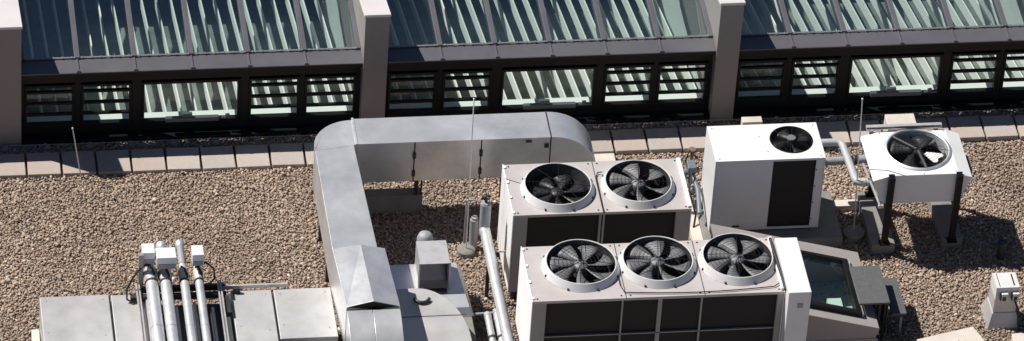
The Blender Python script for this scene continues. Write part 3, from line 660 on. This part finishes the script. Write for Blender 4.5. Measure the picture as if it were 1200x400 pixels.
m = MB(); m.box(3.955,4.845,-.905,-.86,1.13,1.165); m.box(3.955,4.845,-.918,-.906,1.132,1.142); m.box(4.0,4.04,-.915,-.87,1.05,1.129); m.box(4.76,4.80,-.915,-.87,1.05,1.129); m.build('rear_rail', M['lacquer'], hd)
m = MB(); m.box(3.96,4.84,-.9185,-.9155,1.1425,1.150); m.build('rail_slot', M['rubber'], hd)
m = MB(); m.tube([(3.845,-1.36,1.0),(3.99,-1.80,.72)], .015, 8); m.box(3.97,4.03,-1.815,-1.785,.69,.73); m.build('diagonal_brace', M['lacquer'], hd)
for (sx, sy) in ((4.10,-1.72),(4.10,-.95),(4.86,-1.72),(4.86,-.95),(4.48,-1.73)):
    m = MB(); m.lathe((sx,sy,1.108), [(.009,0),(.008,.005),(0,.006)], 8); m.build('screw', M['casing_post'], hd)
m = MB(); m.box(5.0,5.10,-1.55,-1.28,.84,1.0); m.build('side_motor', M['steel_dark'], hd, .02)
for xa, xb, yf, lab in ((3.955,4.225,-1.81,'left concrete footing under the white fan hood, half in the shade'), (4.79,5.03,-1.745,'right concrete footing under the white fan hood, fully shaded')):
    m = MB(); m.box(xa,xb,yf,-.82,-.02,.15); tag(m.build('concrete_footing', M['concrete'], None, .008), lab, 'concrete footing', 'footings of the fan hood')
m = MB(); m.box(3.50,3.95,-1.0,-.88,-.02,.085); tag(m.build('concrete_strip', M['slab_pale'], None, .006), 'narrow pale concrete strip on the gravel between the AC base and left footing', 'concrete strip')
m = MB(); m.box(4.47,4.82,.07,.30,.052,.40); tag(m.build('concrete_pedestal', M['slab_pale'], None, .008), 'pinkish white concrete pedestal on the slabs behind the fan hood', 'concrete block')
m = MB(); m.box(2.78,3.02,.35,.46,.052,.315); tag(m.build('concrete_pedestal', M['slab_pale'], None, .008), 'narrow white concrete pedestal peeking out behind the boxy AC unit', 'concrete block')
m = MB(); m.box(.86,1.235,.0,.19,-.02,.055); tag(m.build('paving_slab', M['slab_pale'], None, .006), 'pale loose paving slab on the gravel right of the duct bend', 'paving slab')
m = MB(); m.box(1.90,2.14,-1.62,-.86,-.02,.10); tag(m.build('concrete_strip', M['slab_pale'], None, .006), 'cream concrete strip between the two-fan unit and the boxy AC unit', 'concrete strip')

# pipes between the AC unit and the fan hood
m = MB(); m.tube([(3.38,-.70,.80),(3.66,-.70,.80),(3.71,-.715,.80),(3.735,-.76,.80),(3.765,-1.38,.80),(3.775,-1.43,.80),(3.81,-1.455,.80),(4.0,-1.46,.80)], .045, 14)
p1 = thing('insulated_pipe', (3.7,-1.0,.8), 'light grey insulated pipe bending from the AC unit round to the fan hood', 'pipe')
m.build('pipe', M['pipe_grey'], p1, smooth=True)
m = MB(); m.tube([(3.83,-1.457,.80),(3.87,-1.458,.80)], .052, 14); m.build('joint', M['lacquer'], p1, smooth=True)
p2 = thing('insulated_pipe', (3.7,-.87,.7), 'dark grey straight pipe below the bent one, between AC unit and hood', 'pipe')
m = MB(); m.tube([(3.38,-.88,.66),(4.05,-.86,.66)], .05, 14); m.build('pipe', M['insul'], p2, smooth=True)
m = MB(); m.tube([(3.86,-.866,.66),(3.9,-.865,.66)], .056, 14); m.build('joint', M['steel_dark'], p2, smooth=True)

# valve cluster between the two-fan unit and the AC unit
vc = thing('valve_cluster', (2.05,-.6,0), 'tangle of small pipes and valves with a round rusty handle left of the AC unit', 'valve')
m = MB(); m.tube([(2.05,-.35,-.02),(2.05,-.35,.46)], .02, 8); m.build('stem', M['rust'], vc)
m = MB(); m.lathe((2.05,-.35,.48), [(0,-.02),(.045,-.015),(.055,0),(.045,.02),(0,.024)], 16); m.build('hand_wheel', M['rust'], vc, smooth=True)
m = MB(); m.tube([(1.78,-.70,.40),(2.0,-.66,.42),(2.085,-.64,.42)], .035, 10); m.tube([(2.0,-.66,.42),(2.02,-1.0,.40),(2.0,-1.3,.30)], .028, 10); m.build('pipe', M['blue_valve'], vc, smooth=True)
m = MB(); m.tube([(1.80,-.95,.35),(2.085,-.92,.36)], .03, 10); m.tube([(1.95,-.5,.1),(1.96,-.55,.3),(2.0,-.66,.42)], .022, 8); m.build('pipe', M['grey_pvc'], vc, smooth=True)
m = MB(); m.box(1.94,2.04,-.74,-.58,.445,.53); m.box(1.86,1.93,-.9,-.8,.3,.42); m.build('valve_box', M['blue_valve'], vc, .01)
m = MB(); m.tube([(2.07,-.60,.55),(1.98,-.52,.62),(1.93,-.58,.5),(1.97,-.80,.5),(1.92,-1.0,.4),(1.98,-1.2,.2),(1.93,-1.35,.05)], .012, 7); m.tube([(1.76,-.4,.1),(1.9,-.42,.2),(2.0,-.4,.12),(2.07,-.55,.2)], .014, 7); m.build('cable', M['rubber'], vc, smooth=True)

# ------------------------------------------------------------------ roof hatch with tilted window
ht = thing('roof_hatch', (2.8,-2.9,0), 'beige sheet metal roof hatch with a tilted dark glass window', 'roof hatch')
hz = lambda x, o=0: .4 + o + .29*(3.68 - x)
xl, xr, yf, yb = 1.925, 3.68, -3.59, -2.235
gx0, gx1, gy0, gy1 = 2.52, 3.475, -3.42, -2.49
m = MB()
def hq(xa, xb, ya, yb_, o=0):   # sloped quad
    m.add([(xa,ya,hz(xa,o)),(xb,ya,hz(xb,o)),(xb,yb_,hz(xb,o)),(xa,yb_,hz(xa,o))], [(0,1,2,3)])
hq(xl,gx0,yf,yb); hq(gx1,xr,yf,yb); hq(gx0,gx1,yf,gy0); hq(gx0,gx1,gy1,yb)
ov = .02
m.add([(xl,yf,hz(xl)),(xr,yf,hz(xr)),(xr,yf,hz(xr)-.10),(xl,yf,hz(xl)-.10)], [(0,1,2,3)])
m.add([(xr,yf,hz(xr)),(xr,yb,hz(xr)),(xr,yb,hz(xr)-.10),(xr,yf,hz(xr)-.10)], [(0,1,2,3)])
m.add([(xl,yb,hz(xl)),(xr,yb,hz(xr)),(xr,yb,hz(xr)-.10),(xl,yb,hz(xl)-.10)], [(0,1,2,3)])
m.add([(xl,yf,hz(xl)),(xl,yb,hz(xl)),(xl,yb,hz(xl)-.10),(xl,yf,hz(xl)-.10)], [(0,1,2,3)])
m.build('hatch_top', M['hatch'], ht)
m = MB(); m.prism([(xl+.02,-.02),(xr-.02,-.02),(xr-.02,hz(xr-.02)-.02),(xl+.02,hz(xl+.02)-.02)], 'y', yf+.02, yf+.04); m.prism([(xl+.02,-.02),(xr-.02,-.02),(xr-.02,hz(xr-.02)-.02),(xl+.02,hz(xl+.02)-.02)], 'y', yb-.04, yb-.02)
m.box(xl+.05,xr-.0,yf+.012,yf+.019,hz(xr)-.19,hz(xr)-.16); m.box(xr-.04,xr-.02,yf+.041,yb-.041,-.02,hz(xr)-.03); m.box(xl+.021,xl+.04,yf+.041,yb-.041,-.02,hz(xl)-.03); m.build('hatch_curb', M['hatch'], ht)
fm = MB()
def bar(xa, xb, ya, yb_, o0, o1):
    fm.hexa([(xa,ya,hz(xa,o0)),(xb,ya,hz(xb,o0)),(xb,yb_,hz(xb,o0)),(xa,yb_,hz(xa,o0))], [(xa,ya,hz(xa,o1)),(xb,ya,hz(xb,o1)),(xb,yb_,hz(xb,o1)),(xa,yb_,hz(xa,o1))])
bar(gx0-.02,gx1+.03,gy0-.03,gy0+.04,-.05,.055); bar(gx0-.02,gx1+.03,gy1-.03,gy1+.02,-.05,.055); bar(gx1-.035,gx1+.03,gy0+.041,gy1-.031,-.05,.055); bar(gx0-.02,gx0+.03,gy0+.041,gy1-.031,-.05,.055)
fr_ = fm.build('hatch_frame', M['frame_dark'], ht, .004)
fm = MB(); bar(gx0+.031,gx1-.036,gy0+.041,gy1-.031,.02,.027); fm.build('hatch_pane', M['glass_hatch'], fr_)
fm = MB(); bar(gx1+.033,gx1+.05,gy0-.02,gy1+.03,.002,.045); fm.build('frame_trim', M['lacquer'], fr_)
m = MB(); m.box(xl+.05,xr-.05,yf+.05,yb-.05,-.3+.31,.02); m.build('hatch_floor', M['partition'], ht)
m = MB(); m.box(3.20,3.36,-3.2,-2.95,.03,.33); m.box(2.8,3.0,-3.0,-2.7,.03,.25); m.build('shaft_lining', M['fin'], ht)

# two-step metal tread beside the hatch
st = thing('access_step', (3.75,-3.0,0), 'grey two-tread metal step beside the tilted roof hatch window', 'step')
m = MB(); m.box(3.478,3.83,-3.365,-2.705,.56,.585); m.build('tread', M['grating'], st, .004)
m = MB(); m.box(3.885,4.06,-3.29,-2.65,.325,.35); m.build('tread', M['grating'], st, .004)
for x in (3.735, 3.80):
    for y in (-3.30,-2.78):
        m = MB(); m.box(x-.013,x+.013,y-.013,y+.013,-.02,.559); m.build('leg', M['steel_dark'], st)
for y in (-3.24,-2.72):
    m = MB(); m.box(4.0,4.025,y-.013,y+.013,-.02,.324); m.build('leg', M['casing_post'], st)
    m = MB(); m.box(3.815,4.02,y-.03,y-.015,.28,.324); m.build('bearer', M['steel_dark'], st)
m = MB(); m.box(3.815,3.825,-3.34,-2.73,.12,.50); m.build('dark_upright_plate', M['steel_dark'], st)  # dark upright plate below the right edge of the upper tread

# ------------------------------------------------------------------ small roof vent at the right, stub pipe, loose slabs
rv = thing('roof_vent', (5.24,-3.0,0), 'small sheet metal roof vent with flared base and white boxed head near the right edge', 'roof vent')
def rect(x0,x1,y0,y1,z): return [(x0,y0,z),(x1,y0,z),(x1,y1,z),(x0,y1,z)]
m = MB(); m.hexa(rect(5.03,5.42,-3.24,-2.80,-.02), rect(5.09,5.365,-3.17,-2.88,.20)); m.build('flared_base', M['galv_dull'], rv, .006)
m = MB(); m.hexa(rect(5.095,5.36,-3.165,-2.885,.201), rect(5.10,5.355,-3.155,-2.90,.40)); m.build('neck', M['galv_dull'], rv, .004)
m = MB(); m.box(5.095,5.365,-3.185,-2.915,.401,.58); m.box(5.093,5.098,-3.19,-2.91,.56,.586); m.build('head', M['white_dirty'], rv, .006)
m = MB(); m.box(5.30,5.315,-3.15,-2.95,.5805,.583); m.box(5.135,5.142,-3.17,-2.93,.5805,.583); m.build('slot', M['rubber'], rv)
for x in (5.155, 5.285):
    m = MB(); m.box(x,x+.075,-3.235,-3.187,.42,.52); bx = m.build('sensor_box', M['white_dirty'], rv, .004)
    m = MB(); m.box(x+.012,x+.05,-3.242,-3.236,.43,.48); m.box(x-.012,x-.001,-3.23,-3.187,.42,.51); m.build('sensor_lens', M['rubber'], bx)
m = MB(); m.tube([(5.32,-3.2,.41),(5.36,-3.26,.30),(5.38,-3.27,.1),(5.40,-3.3,.01)], .012, 7); m.build('cable', M['rubber'], rv, smooth=True)
m = MB(); m.tube([(5.456,-1.96,-.02),(5.45,-1.96,.24)], .05, 16); m.tube([(5.45,-1.96,.241),(5.45,-1.96,.255)], .04, 14); tag(m.build('pipe_stub', M['steel_dark'], None, smooth=True), 'short dark pipe stub sticking out of the shaded gravel near the right edge', 'pipe stub')
m = MB(); m.prism([(4.05,-3.62),(4.10,-3.43),(4.867,-3.225),(5.0,-3.62)], 'z', .0, .06); m.lathe((4.63,-3.47,.06),[(.035,.0),(.03,.012),(0,.014)],10)
tag(m.build('loose_slab', M['slab_pale'], None, .006), 'pale flat slab lying on the gravel at the bottom edge, left of the roof vent', 'slab')
m = MB(); m.prism([(5.26,-3.7),(5.29,-3.38),(5.6,-3.35),(5.6,-3.7)], 'z', .0, .06); tag(m.build('loose_slab', M['slab_pale'], None, .006), 'pale slab corner at the bottom right edge, right of the roof vent', 'slab')

# ------------------------------------------------------------------ lightning rods
def rod(b, top, rb, label, rr=.008):
    t = thing('lightning_rod', (b[0],b[1],0), label, 'lightning rod', None)
    m = MB(); m.tube([(b[0],b[1],.0),top], [rr, rr*.8], 8); m.build('rod', M['galv_pipe'], t, smooth=True)
    m = MB(); m.lathe((top[0],top[1],top[2]), [(0,-.02),(rr*1.3,-.015),(rr*1.3,.005),(0,.012)], 8); m.build('tip', M['lacquer'], t)
    if rb:
        m = MB(); m.lathe((b[0],b[1],0), [(rb,-.02),(rb,.07),(rb-.02,.085),(.03,.09),(0,.09)], 28); m.build('concrete_foot', M['concrete'], t, smooth=True)
    return t
rod((-5.034,.165), (-5.135,.20,.709), 0, 'short thin lightning rod at the slabs near the left edge of the photo')
rod((-.735,-1.50), (-.755,-1.50,2.25), .105, 'tall thin lightning rod on a round concrete foot in front of the large duct')
rod((3.81,-1.46), (3.72,-1.46,2.02), .13, 'tall thin lightning rod on a shaded round foot left of the fan hood')

# ------------------------------------------------------------------ light, sky, camera
Ld = Vector((.67,-.37,-1)).normalized()
sd = bpy.data.lights.new('sun', 'SUN'); sd.energy = 4.8; sd.angle = math.radians(.5); sd.color = (1,.955,.90)
so = bpy.data.objects.new('sun', sd); col.objects.link(so); so.rotation_euler = Ld.to_track_quat('-Z','Y').to_euler(); so.location = (-10,8,15)
elev = math.asin(-Ld.z); azim = math.atan2(-Ld.x, -Ld.y)      # clockwise from +Y
w = bpy.data.worlds.new('World'); scene.world = w; w.use_nodes = True
N = w.node_tree.nodes; bg = N['Background']; sky = N.new('ShaderNodeTexSky'); sky.sky_type = 'NISHITA'; sky.sun_disc = False
sky.sun_elevation = elev; sky.air_density = .45; sky.dust_density = .15; sky.sun_rotation = azim % (2*PI)
w.node_tree.links.new(sky.outputs[0], bg.inputs[0]); bg.inputs[1].default_value = .06
cd = bpy.data.cameras.new('camera'); cd.sensor_width = 36; cd.lens = 190.71; cd.clip_start = 1; cd.clip_end = 500
co = bpy.data.objects.new('camera', cd); col.objects.link(co)
X = Vector((.989908,-.130191,.055969)); Z = Vector((-.136725,-.773577,.618777)).normalized(); X = (X - Z*X.dot(Z)).normalized(); Y = Z.cross(X)
co.matrix_world = Matrix(((X.x,Y.x,Z.x,-8.692),(X.y,Y.y,Z.y,-49.176),(X.z,Y.z,Z.z,39.336),(0,0,0,1)))
scene.camera = co
scene.render.engine = 'CYCLES'
scene.cycles.transparent_max_bounces = 16; scene.cycles.max_bounces = 8
vs_ = scene.view_settings; vs_.view_transform = 'Standard'; vs_.look = 'None'; vs_.exposure = .3; vs_.gamma = 1; vs_.use_curve_mapping = False
